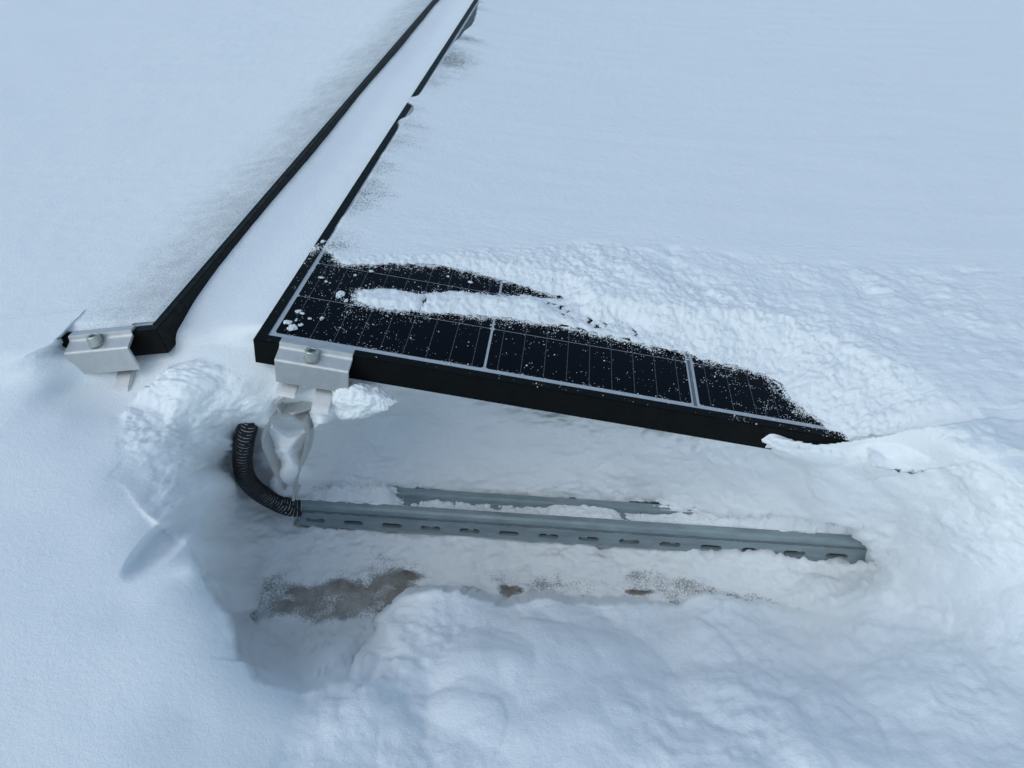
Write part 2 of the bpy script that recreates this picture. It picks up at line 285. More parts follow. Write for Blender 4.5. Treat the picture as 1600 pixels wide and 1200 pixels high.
# The snow round the pit has walls steeper than a height map can hold, so its base is laid out on a fan of
# lines of sight from the camera: (a, b) on the z=0 plane and a height z give a point on such a line.
CAM_POS = np.array([0.3092, -0.5549, 0.4031])  # the camera location, rounded
def ray_point(a, b, z):
    k = (CAM_POS[2]-z)/CAM_POS[2]
    return CAM_POS[0]+(a-CAM_POS[0])*k, CAM_POS[1]+(b-CAM_POS[1])*k
def ray_coords(P):
    k = CAM_POS[2]/(CAM_POS[2]-P[:, 2])
    return np.stack([CAM_POS[0]+(P[:, 0]-CAM_POS[0])*k, CAM_POS[1]+(P[:, 1]-CAM_POS[1])*k, P[:, 2]], -1)
def ground(a, b):
    zi = rbf(ray_coords(CTL[(CSET & 1) > 0]))(a, b)
    zo = rbf(ray_coords(CTL[(CSET & 2) > 0]))(a, b)
    wa = a+.0035*fbm(a, b, 26, 3, 21)+.0022*fbm(a, b, 90, 3, 22); wb = b+.0035*fbm(a, b, 26, 3, 23)+.0022*fbm(a, b, 90, 3, 24)
    global RIM_
    sd_ = sdf(wa, wb, PIT); RIM_ = (np.abs(sd_) < .006)
    m = ss(sd_, -.0014, .0014)
    z = zi*(1-m)+zo*m
    far = ss(np.hypot(a-.3, b+.1), 1.2, 2.5)
    z = np.clip(z, -.39, .03)*(1-far)+far*(-.09)
    # ---- finger-shaped dent in the edge of the pit
    an = R(72); uu = (a-DENT[0])*math.cos(an)+(b-DENT[1])*math.sin(an); vv = -(a-DENT[0])*math.sin(an)+(b-DENT[1])*math.cos(an)
    e = np.sqrt((uu/.036)**2+(vv/.0150)**2)
    z = z-.020*(1-ss(e, .45, 1.12))
    # ---- the gap between the panels
    zg = -.0085+.005*(a+GX)/GX - .005*np.exp(-((a+GX*.45)/.03)**2) - .017*np.exp(-np.clip(b, 0, 9)/.05)*(1-(a+GX)/GX)
    ing = ss(b, -.015, .03)*(a > -GX-.03)*(a < .03)
    z = z*(1-ing)+zg*ing
    # ---- where the panels and the rail are
    dx, dy = (a-CAM_POS[0])/CAM_POS[2], (b-CAM_POS[1])/CAM_POS[2]          # run per metre of drop
    tr = (CAM_POS[2]+np.tan(TILT)*CAM_POS[0])/(1-np.tan(TILT)*dx)    # drop to the right panel's plane
    xr, yr, zr = CAM_POS[0]+dx*tr, CAM_POS[1]+dy*tr, CAM_POS[2]-tr
    tl = (CAM_POS[2]-np.tan(TILTL)*(CAM_POS[0]+GX))/(1+np.tan(TILTL)*dx)
    xl, yl, zl = CAM_POS[0]+dx*tl, CAM_POS[1]+dy*tl, CAM_POS[2]-tl
    x, y = ray_point(a, b, z)
    inr = (xr > .003) & (xr < 1.12) & (yr > .001)
    zu = np.where(inr, np.minimum(z, zr-.045), z)
    # right of the bared cells the panel is drowned: there the ground snow rises just under the snow lying on it
    zt = zr.copy()
    for _ in range(7):
        xt, yt_ = ray_point(a, b, zt)
        th = .55*sdf(xt/np.cos(TILT), yt_, CLEAR2)
        zt = .5*zt+.5*np.maximum(np.minimum(ztop(xt, yt_), panel_z(xt)+th), panel_z(xt)-.012)
    xt, yt_ = ray_point(a, b, zt)
    ok = (a < 1.0) & (a > -.5) & (b < 1) & (b > -.54)
    front = (yt_ < 0) & ok
    w = ss(yt_, -.075, .0)*ss(xt+.003*fbm(a, b, 60, 3, 82), .578, .606)
    bury = np.where(front, w, ss(xr, .50, .53)*(1-ss(yt_, .07, .11)))
    zt = zt+.0006-.0030*ss(yt_, .012, .03)
    zf = z*(1-w)+np.maximum(zt, z)*w
    zf = np.where((yr > -.032) & (xt > .60), np.maximum(zf, zr+.004), zf)
    z = np.where(ok, np.where(front, np.where(xt > .57, zf, zu), zu*(1-bury)+zt*bury), zu)
    bury = bury*ok
    bury = bury*(yt_ > -.05)*(xr > .5)
    buryl = (1-ss(xl+.003*fbm(xl, yl, 80, 3, 83), -.218-1.6*np.clip(-yl, 0, .2), -.192))*(1-ss(yl, .06, .13))*ss(yl, -.13, -.02)
    inl = (xl < -GX-.003) & (yl > np.where(xl < -.18, -.135, GY+.001))
    zlo = np.where(yl > GY+.001, np.minimum(z, zl-.045), z)
    z = np.where(inl, np.where(buryl <= 0, zlo, zlo*(1-buryl)+np.maximum(z, zl+(ztopl(-(xl+GX))-panel_zl(xl))*ss(yl, -.05, .0)+.0045)*buryl), z)
    yb = CAM_POS[1]+dy*(CAM_POS[2]-(RZ-.009)); yt = CAM_POS[1]+dy*(CAM_POS[2]-(RZ+.024)); xm = CAM_POS[0]+dx*(CAM_POS[2]-RZ)
    rail = (xm > -.034) & (xm < .69) & (yb > RY-.001) & (yt < RY+.040)
    z = np.where(rail, np.minimum(z, RZ-.020+.075*ss(xm+.45*(yt-RY)+.012*fbm(a, b, 90, 3, 85), .650, .705)), z)
    clear = np.maximum(inr*(bury < .01), np.maximum(inl*(buryl < .01), rail))
    clear = np.maximum(clear, ok*(th < .006)*(xr > .003)*(yr > -.02)*(xt < .60))
    return z, clear, bury
def normals(X, Y, Z):
    P = np.stack([X, Y, Z], -1)
    du = np.gradient(P, axis=1); dv = np.gradient(P, axis=0)
    n = np.cross(du, dv); n /= np.linalg.norm(n, axis=-1, keepdims=True)+1e-12
    return n
def top_relief(X, Y, D, edge=1.0, edge2=1.0):
    k = (.45+.75*ss(fbm(X, Y, 7, 2, 77), -.25, .35))*(1-.5*ss(X, .5, .9))
    return D*k*(.013*billow(X, Y, 7, 3, 60)*edge+.005*lumps(X, Y, .050, 61, .5)*edge2+.0050*lumps(X, Y, .017, 62, .5)*edge2+.0036*fbm(X, Y, 50, 5, 65, .62)*edge2+.0018*billow(X, Y, 70, 3, 68)*edge2)+(1-D)*(.0022*fbm(X, Y, 3.5, 3, 94)+.0017*fbm(X*.30, Y, 18, 4, 95))
def relief(X, Y, Z, D, A_, B_):
    """height of the snow's own relief above its smooth base (metres)"""
    p = A_*1.15; q = B_*1.35
    wx = p+.010*perlin(p*14, q*14, 31)+.004*perlin(p*45, q*45, 32)
    wy = q+.010*perlin(p*14, q*14, 33)+.004*perlin(p*45, q*45, 34)
    low = ss(Z, -.31, -.25)
    amp = D*(.22+.78*low)
    h = (1-D)*(.0035*fbm(X, Y, 3.0, 3, 50)+.0006*fbm(X, Y, 30, 3, 51))
    rough = (.35+.85*ss(fbm(p, q, 7, 2, 77), -.25, .35))*(.40+.60*ss(B_, -.36, -.14))
    big = amp*(.018*billow(p, q, 5.5, 3, 60)+.008*lumps(wx, wy, .075, 61, .6)+rough*(.009*lumps(wx, wy, .034, 66, .5)+.0045*lumps(wx, wy, .014, 62, .5)))
    fine = D*rough*(.0016*lumps(p, q, .0060, 63, .7)+.0060*fbm(p, q, 45, 5, 64, .62)+.0030*billow(p, q, 60, 3, 67))
    deep = D*(1-low)*(.0110*fbm(p, q, 20, 5, 70, .68)+.0070*lumps(p, q, .015, 71, .5)+.0034*lumps(p, q, .006, 72, .6))
    return h+big+fine+deep

ga = axis([(-30, -6, 3), (-6, -1, .12), (-1, -.30, .010), (-.30, .66, .0014), (.66, 1.0, .004), (1.0, 2.5, .04), (2.5, 8, .3), (8, 30, 3)])
gb = axis([(-.5549-20, -3.5, 2), (-3.5, -.9, .1), (-.9, -.40, .010), (-.40, .24, .0014), (.24, .5, .006), (.5, 2.2, .014), (2.2, 6, .1), (6, 40, 3)])
A_, B_ = np.meshgrid(ga, gb)
Zb, clear_, bury_ = ground(A_, B_)
X, Y = ray_point(A_, B_, Zb)
Dd = disturbed(X, Y)
Nn = normals(X, Y, Zb)
Pm = np.stack([X, Y, Zb], -1)
cr_ = np.linalg.norm(np.cross(np.gradient(Pm, axis=1)/np.gradient(ga)[None, :, None], np.gradient(Pm, axis=0)/np.gradient(gb)[:, None, None]), axis=-1)
STR = np.where(RIM_, 1.0, 1.0)*np.clip(np.sqrt(cr_/(1+(-Zb)*2.48)**2), 1, 2.6)       # how far a steep wall spreads the grid
Nn = Nn*.8+np.array([0, 0, .2])
Dd = np.maximum(Dd, ss(-Zb, .075, .105)*(A_ < .2)*(A_ > -.2)*(B_ < .1)*(B_ > -.33))
STR = np.where(RIM_, 1.0, STR)
hgt = relief(X, Y, Zb, Dd, A_, B_)*(1+Dd*(STR-1))*(1-bury_)+top_relief(X, Y, Dd)*bury_
Nn = Nn*(1-bury_[..., None])+np.array([0, 0, 1.])*bury_[..., None]
hgt = np.where(clear_ > 0, np.minimum(hgt, 0), hgt)
X = X+Nn[..., 0]*hgt; Y = Y+Nn[..., 1]*hgt; Z = Zb+Nn[..., 2]*hgt
w_ = (Dd > .5)*(clear_ < .5)*np.clip(.25+1.8*fbm(A_, B_, 28, 3, 97), .03, 1.5)*(A_ > -.3)*(A_ < .66)*(B_ > -.4)*(B_ < .24)
pk = rng.uniform(0, 1, X.shape) < w_*0
CRG = np.stack([X[pk], Y[pk], Z[pk]], -1)
fl = (1-ss(Zb, -.345, -.328))*(clear_ < .5)*ss(A_, -.085, -.05)
def spot(cx, cy, rx, ry, an):
    wa = A_+.010*fbm(A_, B_, 30, 4, 112); wb = B_+.007*fbm(A_, B_, 30, 4, 113)
    u_ = (wa-cx)*math.cos(an)+(wb-cy)*math.sin(an); v_ = -(wa-cx)*math.sin(an)+(wb-cy)*math.cos(an)
    return 1-ss(np.sqrt((u_/rx)**2+(v_/ry)**2), .45, 1.2)
pt = np.maximum.reduce([spot(*q) for q in SPOTS])
th_ = .84-.20*ss(fbm(A_*.5, B_, 22, 4, 110), -.25, .30)-.16*fbm(A_, B_, 90, 3, 111)-.31*pt-.10*ss(-B_, -.04, .05)
th_ = 2.0*(1-fl)+fl*th_
Z = np.where((Zb < -.32) & (clear_ < .5), np.maximum(Z, RZ-.0455), Z)
g = sheet('snow_ground', X, Y, Z, M_THIN, None, th_); tag(g, kind='structure')

# the roof under the snow
rf = from_pydata('roof', [(-3, -3, RZ-.047), (4, -3, RZ-.047), (4, 5, RZ-.047), (-3, 5, RZ-.047)], [(0, 1, 2, 3)], M_ROOF)
tag(rf, 'brown roof membrane', kind='structure')

# snow lying on the right panel and running on to the right
tx = axis([(.0, .66, .0018), (.66, 1.0, .003), (1.0, 1.3, .008), (1.3, 3, .05), (3, 12, .5), (12, 30, 3)])
ty = axis([(.0, .34, .0018), (.34, .8, .005), (.8, 2.2, .012), (2.2, 6, .1), (6, 40, 3)])
X, Y = np.meshgrid(tx, ty)
U = X/np.cos(TILT)
nz = .0035*fbm(U, Y, 90, 3, 11)+.006*perlin(U*25, Y*25, 12)+.0022*fbm(U, Y, 330, 2, 10)
d = sdf(U, Y, CLEAR)+nz
d = np.where(Y > .21, np.minimum(d, 10), d)
# ridge side: ragged edge just inside the frame lip, with small cornices
rid = U-.0132-.0022*(fbm(U*.3, Y, 14, 3, 13))-.010*np.exp(-((Y-.62)/.02)**2)*0-.006*np.exp(-((Y-1.35)/.16)**2)*3
rid = rid+.022*np.exp(-((Y-.735)/.016)**2)+.007*np.exp(-((Y-.63)/.02)**2)-.005*np.exp(-((Y-.68)/.03)**2)
D = disturbed(X, Y)
near = np.exp(-(((U-.335)/.085)**2+((Y-.137+.25*(U-.335))/.026)**2)*1.2)           # the thin, sugary patch
dd = np.minimum(d, rid*1.3)
cap = ztop(X, Y)-panel_z(X)
slope = .55*(1-.75*near)
T = np.minimum(np.where(d < rid*1.3, dd*slope, dd*.5), cap)
body = ss(dd, .0, .05)
T = T+top_relief(X, Y, D, ss(dd, .02, .10), ss(dd, .0, .05))
T = T+D*ss(dd, -.004, .006)*(.0030*lumps(X, Y, .0075, 91, .8)+.0022*lumps(X, Y, .0040, 92, .85)-.0014)*(1-.75*ss(dd, .04, .14))
nw = ss(near, .30, .70)*ss(dd, .004, .012)
T = T*(1-nw)+nw*(.0011+.0050*fbm(X, Y, 120, 3, 93)+.0034*fbm(X, Y, 38, 3, 89)+.0022*lumps(X, Y, .006, 93, .8)+.020*ss(dd, .028, .06))
T = T+(1-D)*ss(dd, .0, .03)*.0006*fbm(X*.5, Y, 150, 2, 96)
T = np.where(X > .60, T-(1-ss(Y, .0, .020))*.006*ss(X, .60, .62), T)
crack = np.abs(U-(.146+.004*perlin(U*90, Y*90, 14))) < .0014
crack &= (Y > .075) & (Y < .13)
T = np.where(crack, -.001, T)
keepR = T > .0002
Z = panel_z(X)+np.maximum(T, -.0004)
thin = np.clip(T/.0016, 0, 1)*.60+.45
thin = np.where(D > .5, thin, np.clip(T/.006, 0, 1)*.55+.42)
o = sheet('panel_snow', X, Y, Z+.0012, M_THIN, keepR, thin)
tag(o, 'thick snow lying on the bared right panel, crumbled along its lower edge', 'snow', kind='stuff')

CR = []
w_ = (D > .5)*keepR*(T > .0008)*(np.exp(-np.clip(dd, 0, 1)/.022)*.8+.10)*(X < .9)*(Y < .34)
w_ = w_*np.clip(.6+1.6*fbm(X, Y, 40, 3, 98), .05, 2)*(1+2.5*near)
pk = rng.uniform(0, 1, X.shape) < w_*.45
CR.append(np.stack([X[pk], Y[pk], (Z+.0012)[pk]], -1))
# snow lying on the left panel and running on to the left
lx = -axis([(GX+.002, .9, .0035), (.9, 2, .02), (2, 8, .3), (8, 30, 3)])[::-1]
ly = axis([(GY+.001, .5, .0035), (.5, 2.2, .012), (2.2, 6, .1), (6, 40, 3)])
X, Y = np.meshgrid(lx, ly)
U = -(X+GX)
rid = U-.010-.002*fbm(U*.3, Y, 30, 3, 15)
T = np.where(rid > 0, ztopl(U)-panel_zl(X), -.001)
T = T+.0010*fbm(X, Y, 40, 4, 16)*ss(rid, 0, .05)+.004*fbm(X, Y, 4, 3, 17)*ss(rid, .06, .3)+.0006*lumps(X, Y, .008, 18, .7)
fy = ss(Y-GY-.011, -.001, .012)
fy = fy+(1-fy)*ss(U, .092, .16)
T = T*fy-(1-fy)*.001
keepL = T > .0001
Z = panel_zl(X)+np.maximum(T, -.0003)
thin = .60+.40*ss(U+.03*fbm(X, Y, 9, 3, 120), -.02, .24)+.10*fbm(X, Y, 45, 4, 121)*(1-ss(U, .05, .18))
o = sheet('panel_snow', X, Y, Z+.0012, M_FILM, keepL, thin)
tag(o, 'smooth thin snow covering the left panel, greyish along the ridge edge', 'snow', kind='stuff')

# ------------------------------------------------------------------ solar panels
PW, PL, PH = 1.102, 1.754, .0285
U0, V0, LIP = .0154, .0172, .0105
def make_panel():
    root = empty('solar_panel')
    h = PL/2
    # frame: four mitred bars, each an L with top lip, side wall and bottom flange
    def bar(L, name):
        prof = [(0, 0), (LIP, 0), (LIP, -.0018), (.0018, -.0018), (.0018, -PH+.0016), (.022, -PH+.0016), (.022, -PH), (0, -PH)]
        bm = bmesh.new(); A = []; B = []
        for a, z in prof:
            A.append(bm.verts.new((a, -L/2+a, z))); B.append(bm.verts.new((a, L/2-a, z)))
        n = len(prof)
        for i in range(n): bm.faces.new((A[i], A[(i+1) % n], B[(i+1) % n], B[i]))
        bm.faces.new(A[::-1]); bm.faces.new(B)
        bmesh.ops.recalc_face_normals(bm, faces=bm.faces)
        sharp = [e for e in bm.edges if abs(e.verts[0].co.x) < 1e-6 and abs(e.verts[1].co.x) < 1e-6 and abs(e.verts[0].co.z) < 1e-6 and abs(e.verts[1].co.z) < 1e-6]
        bmesh.ops.bevel(bm, geom=sharp, offset=.0007, segments=2, affect='EDGES')
        me = bpy.data.meshes.new(name); bm.to_mesh(me); bm.free(); return me
    long_ = bar(PL-.0006, 'frame_bar'); short = bar(PW-.0006, 'frame_bar')
    a = link('frame_bar', long_, M_FRAME, root); a.location = (0, 0, 0)
    b2 = link('frame_bar', long_.copy(), [], root); b2.location = (PW, 0, 0); b2.rotation_euler = (0, 0, math.pi)
    c = link('frame_bar', short, M_FRAME, root); c.location = (PW/2, -h, 0); c.rotation_euler = (0, 0, math.pi/2)
    d2 = link('frame_bar', short.copy(), [], root); d2.location = (PW/2, h, 0); d2.rotation_euler = (0, 0, -math.pi/2)
    # laminate: backsheet, cells with clipped corners, busbars and ribbons
    V = []; F = []; FM = []
    def poly(pts, z, mi):
        n0 = len(V); V.extend([(x, y, z) for x, y in pts]); F.append(list(range(n0, n0+len(pts)))); FM.append(mi)
    def rect(x0, x1, y0, y1, z, mi, c=0):
        if c: poly([(x0+c, y0), (x1-c, y0), (x1, y0+c), (x1, y1-c), (x1-c, y1), (x0+c, y1), (x0, y1-c), (x0, y0+c)], z, mi)
        else: poly([(x0, y0), (x1, y0), (x1, y1), (x0, y1)], z, mi)
    zb = -.0011
    rect(.003, PW-.003, -h+.003, h-.003, zb, 0)
    cols = [U0, U0+.212]; x = U0+.2*2+.0295; cols = [U0, U0+.212, U0+.4295, U0+.6415, U0+.8555]
    rows = int((PL-2*V0)/.0706)
    for ci, cx in enumerate(cols):
        for r in range(rows):
            y0 = -h+V0+r*.0706
            rect(cx, cx+.2095, y0, y0+.0699, zb+.00015, 1, .0022 if True else 0)
        for k in range(9):
            bx = cx+.0117+k*.02327
            rect(bx-.00028, bx+.00028, -h+V0+.001, -h+V0+rows*.0706-.002, zb+.00025, 2)
            for r in range(rows):
                for q in range(7):
                    py = -h+V0+.004+r*.0706+q*.0104
                    if r < 8: rect(bx-.0006, bx+.0006, py-.0006, py+.0006, zb+.0003, 2)
    gx0 = U0+.420+.0032
    rect(gx0, gx0+.0034, -h+V0-.003, h-V0, zb+.0002, 3)
    lam = from_pydata('laminate', V, F, [M_BACK, M_CELL, M_BUS, M_GREY], root, fm=FM)
    bk = from_pydata('backsheet', [(.002, -h+.002, -.004), (PW-.002, -h+.002, -.004), (PW-.002, h-.002, -.004), (.002, h-.002, -.004)], [(0, 3, 2, 1)], M_FRAME, root)
    jb = extrude('junction_box', [(-.05, -.018), (.05, -.018), (.05, 0), (-.05, 0)], -.02, .02, M_PLASTIC, root, bevel=.002); jb.location = (PW/2, 0, -.0042)
    return root
def copy_tree(o, parent=None):
    c = o.copy(); COL.objects.link(c); c.parent = parent
    for ch in list(o.children): copy_tree(ch, c)
    return c
panel = make_panel()
PG = 'solar panels tilted away from the shared ridge gap'
panel.location = (0, PL/2, 0); panel.rotation_euler = (0, TILT, 0)
tag(panel, 'black framed solar panel right of the snowy gap, its dark cells partly bare', 'solar panel', PG)
p2 = copy_tree(panel)
p2.location = (-GX, GY+PL/2, 0); p2.rotation_euler = (0, TILTL, math.pi)
tag(p2, 'snow-covered solar panel left of the gap, only its thin black frame edge showing', 'solar panel', PG)

# ------------------------------------------------------------------ panel clamps
def bolt_mesh(parent):
    bm = bmesh.new(); N = 36
    def ring(r, z, n=N, hexa=False):
        vs_ = []
        for i in range(n):
            a = 2*math.pi*i/n
            rr = r
            if hexa: rr = r/math.cos((a % (math.pi/3))-math.pi/6)*.92
            vs_.append(bm.verts.new((rr*math.cos(a), rr*math.sin(a), z)))
        return vs_
    rs = [ring(.0080, -.0016), ring(.0080, -.0004), ring(.0072, -.0001), ring(.0068, 0), ring(.0068, .0072), ring(.0061, .0080), ring(.0044, .0080, hexa=True), ring(.0040, .0074, hexa=True), ring(.0038, .0030, hexa=True)]
    for A, B in zip(rs, rs[1:]):
        for i in range(N): bm.faces.new((A[i], A[(i+1) % N], B[(i+1) % N], B[i]))
    bm.faces.new(rs[-1]); bm.faces.new(rs[0][::-1])
    bmesh.ops.recalc_face_normals(bm, faces=bm.faces)
    me = bpy.data.meshes.new('bolt'); bm.to_mesh(me); bm.free()
    return link('bolt', me, M_STEEL, parent)
def make_clamp():
    """origin: top of the panel's front edge; +Y into the panel, +Z its normal"""
    root = empty('panel_clamp')
    prof = [(.0085, .0006), (.0085, .0024), (.0076, .0032), (-.0008, .0032), (-.0020, .0026), (-.0026, -.0008), (-.0040, -.0022),
            (-.0165, -.0062), (-.0178, -.0076), (-.0176, -.0340), (-.0150, -.0340), (-.0152, -.0090), (-.0040, -.0052), (-.0012, -.0040), (-.0012, .0006)]
    extrude('clamp_block', prof, -.036, .036, M_ALU, root, bevel=.00035)
    b_ = bolt_mesh(root); b_.location = (-.002, -.0088, -.0026); b_.rotation_euler = (R(-6), 0, 0)
    # bracket: two prongs, an arch and its feet, all extruded aluminium
    for px, w, k in ((-.026, .020, .65), (.011, .018, .92)):
        pr = [(-.002-(-.002-q_)*k if q_ < -.002 else q_, -.034+(z_+.034)*k if q_ < 0 else z_) for q_, z_ in [(-.002, -.034), (-.030, -.050), (-.034, -.056), (-.029, -.0565), (-.022, -.052), (.006, -.040)]]
        p_ = extrude('prong', [(a, b) for a, b in pr], px-w/2, px+w/2, M_ALU, root, bevel=.0008)
    # arch: a strip of constant thickness along a path in XZ, extruded in Y
    path = [(-.040, -.200), (-.050, -.165), (-.058, -.135), (-.058, -.122), (-.053, -.105), (-.046, -.092), (-.036, -.084), (-.024, -.083), (-.013, -.090), (-.009, -.105), (-.012, -.125), (-.018, -.150), (-.026, -.185), (-.030, -.215)]
    def strip(path, t):
        L = []; Rr = []
        for i, (x, z) in enumerate(path):
            a = path[max(0, i-1)]; b = path[min(len(path)-1, i+1)]
            dx, dz = b[0]-a[0], b[1]-a[1]; l = math.hypot(dx, dz); nx, nz_ = -dz/l, dx/l
            L.append((x+nx*t/2, z+nz_*t/2)); Rr.append((x-nx*t/2, z-nz_*t/2))
        return L+Rr[::-1]
    extrude('bracket_arch', strip(path, .0032), -.012, .030, M_ALU, root, axis='Y')
    extrude('bracket_web', strip([(-.036, -.083), (-.041, -.070), (-.030, -.058), (-.026, -.040)], .0032), -.012, .028, M_ALU, root, axis='Y')
    extrude('bracket_web', strip([(-.030, -.0845), (-.012, -.074), (.006, -.060), (.011, -.040)], .0032), -.009, .027, M_ALU, root, axis='Y')
    return root
CG = 'aluminium clamps on the near panel edges'
cl = make_clamp()
uc = .0625
cl.location = (uc*math.cos(TILT), 0, -uc*math.sin(TILT)); cl.rotation_euler = (0, TILT, 0)
tag(cl, 'bare silver aluminium clamp with socket bolt gripping the corner of the bared right panel', 'clamp', CG)
c2 = copy_tree(cl)
c2.location = (-GX-.062*math.cos(TILTL), GY, -.062*math.sin(TILTL)); c2.rotation_euler = (0, -TILTL, 0)
tag(c2, 'silver aluminium clamp half buried in snow at the corner of the left panel', 'clamp', CG)

# ------------------------------------------------------------------ mounting rail
def make_rail():
    root = empty('mounting_rail', (0, RY, RZ))
    x0, x1 = -.030, 1.25
    zb, zf, zt = -.0090, .0150, .0250
    # front face with a slot every 50 mm
    V = []; F = []
    def stadium(cx, n=7, hl=.0088, r=.0041):
        pts = []
        for i in range(n): a = -math.pi/2+math.pi*i/(n-1); pts.append((cx+hl+r*math.cos(a), r*math.sin(a)))
        for i in range(n): a = math.pi/2+math.pi*i/(n-1); pts.append((cx-hl+r*math.cos(a), r*math.sin(a)))
        return pts
    xs = [.0425+.05*k for k in range(-1, 24)]
    bm = bmesh.new()
    for cx in xs:
        st = stadium(cx); l, r_ = cx-.025, cx+.025
        l = max(l, x0)
        ivs = [bm.verts.new((x, 0, z)) for x, z in st]
        fwd = [bm.verts.new((x, .005, z)) for x, z in st]
        outer = []
        for x, z in st:
            dx, dz = (x-cx), z
            # push radially to the cell rectangle
            t = min((((r_ if dx > 0 else l)-cx)/dx) if abs(dx) > 1e-9 else 1e9, ((zf if dz > 0 else zb)/dz) if abs(dz) > 1e-9 else 1e9)
            outer.append([cx+dx*t, dz*t])
        # snap the nearest outer points to the corners
        for X_, Z_ in ((l, zb), (r_, zb), (r_, zf), (l, zf)):
            j = min(range(len(outer)), key=lambda i: (outer[i][0]-X_)**2+(outer[i][1]-Z_)**2); outer[j] = [X_, Z_]
        ov = [bm.verts.new((x, 0, z)) for x, z in outer]; n = len(st)
        for i in range(n):
            bm.faces.new((ov[i], ov[(i+1) % n], ivs[(i+1) % n], ivs[i]))
            bm.faces.new((ivs[i], ivs[(i+1) % n], fwd[(i+1) % n], fwd[i]))
    bmesh.ops.remove_doubles(bm, verts=bm.verts, dist=1e-5)
    bmesh.ops.recalc_face_normals(bm, faces=bm.faces)
    me = bpy.data.meshes.new('front_face'); bm.to_mesh(me); bm.free()
    ff = link('front_face', me, M_GALV, root)
    # rolled profile behind and above the face (y from the front, z)
    t = .0015
    path = [(.0016, .0000-.0104), (.030, -.0104)]
    prof_line = [(.0005, .0152), (.0040, .0150), (.0046, .0165), (.0022, .0175), (.0020, .0195), (.0032, .0225), (.0058, .0243), (.0095, .0250),
                 (.0112, .0246), (.0118, .0230), (.0120, .0160), (.0128, .0150), (.0325, .0150), (.0335, .0160), (.0340, .0232), (.0350, .0250), (.0405, .0252), (.0425, .0240), (.0430, .0100), (.0430, -.0088), (.0420, -.0100), (.0008, -.0100), (0.0, -.0091)]
    V = []; F = []
    n = len(prof_line); steps = 120
    for i in range(steps+1):
        x = x0+(x1-x0)*i/steps
        for a, z in prof_line: V.append((x, a, z))
    for i in range(steps):
        for j in range(n-1):
            k = i*n+j; F.append((k, k+1, k+n+1, k+n))
    b_ = from_pydata('rail_body', V, F, M_GALV, root)
    md = b_.modifiers.new('sol', 'SOLIDIFY'); md.thickness = .0012; md.offset = -1
    # scored seams on the face
    # inner web seen through the slots, with drifted snow in front of it
    fx = axis([(x0+.002, .75, .0012)]); fz = axis([(-.008, .012, .0012)])
    Xs, Zs = np.meshgrid(fx, fz)
    Ys = .0075-.0040*fbm(Xs, Zs, 45, 4, 301)*1.4-.002*lumps(Xs, Zs, .004, 302, .8)
    co = np.stack([Xs, np.maximum(Ys, .0024), Zs], -1).reshape(-1, 3)
    nx = len(fx); nz_ = len(fz); idx = np.arange(nx*nz_).reshape(nz_, nx)
    q = np.stack([idx[:-1, :-1], idx[:-1, 1:], idx[1:, 1:], idx[1:, :-1]], -1).reshape(-1, 4)
    kp = (fbm(Xs, Zs, 60, 4, 303) > .06).ravel(); q = q[kp[q].all(1)]
    s_ = np_mesh('drifted_snow', co, q, M_SNOW, root)
    sh = extrude('support_pad', [(.004, -.0150), (.036, -.0150), (.036, -.0104), (.004, -.0104)], .000, .030, M_GALV, root)
    sh.location = (-.010, -.0055, 0)
    sh2 = extrude('support_pad', [(.004, -.0450), (.036, -.0450), (.036, -.0150), (.004, -.0150)], .0, .2, M_PLASTIC, root); sh2.location = (.9, 0, 0)
    return root
rail = make_rail()
tag(rail, 'galvanised steel mounting rail with a row of oblong slots, bared in the snow pit', 'rail')

# snow along the rail's top channel
rx = axis([(-.032, .74, .0014)]); ry = axis([(RY+.004, RY+.060, .0012)])
X, Y = np.meshgrid(rx, ry)
yc = Y-RY
left = 1-ss(X+.01*perlin(X*30, Y*30, 201), .075, .100)
mid = ss(X, .27, .30)*(1-ss(X, .36, .40))
right = ss(X+.03*fbm(X, Y, 25, 3, 211), .40, .58)
chan = np.where((yc > .0125) & (yc < .033), .0155, .0255)
inch = ss(yc, .011, .014)*(1-ss(yc, .031, .034))
h = -.004+.0050*inch+.006*fbm(X, Y, 30, 4, 202)+.004*lumps(X, Y, .007, 203, .7)
h = np.where(inch > .5, h, -.0012+.0014*fbm(X, Y, 70, 3, 204)+.0012*lumps(X, Y, .005, 208, .8)-.001*ss(np.abs(yc-.039), 0, .004))
h = np.where((yc < .0115), -.0016+.0012*fbm(X, Y, 120, 3, 209)+.0015*lumps(X, Y, .004, 210, .8), h)
h = np.maximum(h, mid*inch*(.010+.005*lumps(X, Y, .010, 206, .8))-.01*(1-mid*inch))
big = np.maximum(left*ss(yc, .008, .020), right*ss(yc, .009+.004*perlin(X*60, X*0, 7), .022))
h = h+(.0255-chan)*big+big*(.008+.016*billow(X, Y, 18, 4, 205)+.008*lumps(X, Y, .018, 206, .8)+.004*lumps(X, Y, .007, 207, .8)+.005*fbm(X, Y, 90, 3, 212))
h = h-ss(yc, .042, .050)*.03*(1-big)-ss(yc, .046, .060)*.022*big
keep = h > .0002
o = sheet('rail_snow', X, Y, RZ+chan+np.maximum(h, -.0003)+.0004, M_SNOW, keep)
tag(o, 'loose snow lying in the top channel of the rail', 'snow', kind='stuff')

pk = rng.uniform(0, 1, X.shape) < keep*.10*(h < .012)+keep*.05
CR.append(np.stack([X[pk], Y[pk], (RZ+chan+h)[pk]], -1))

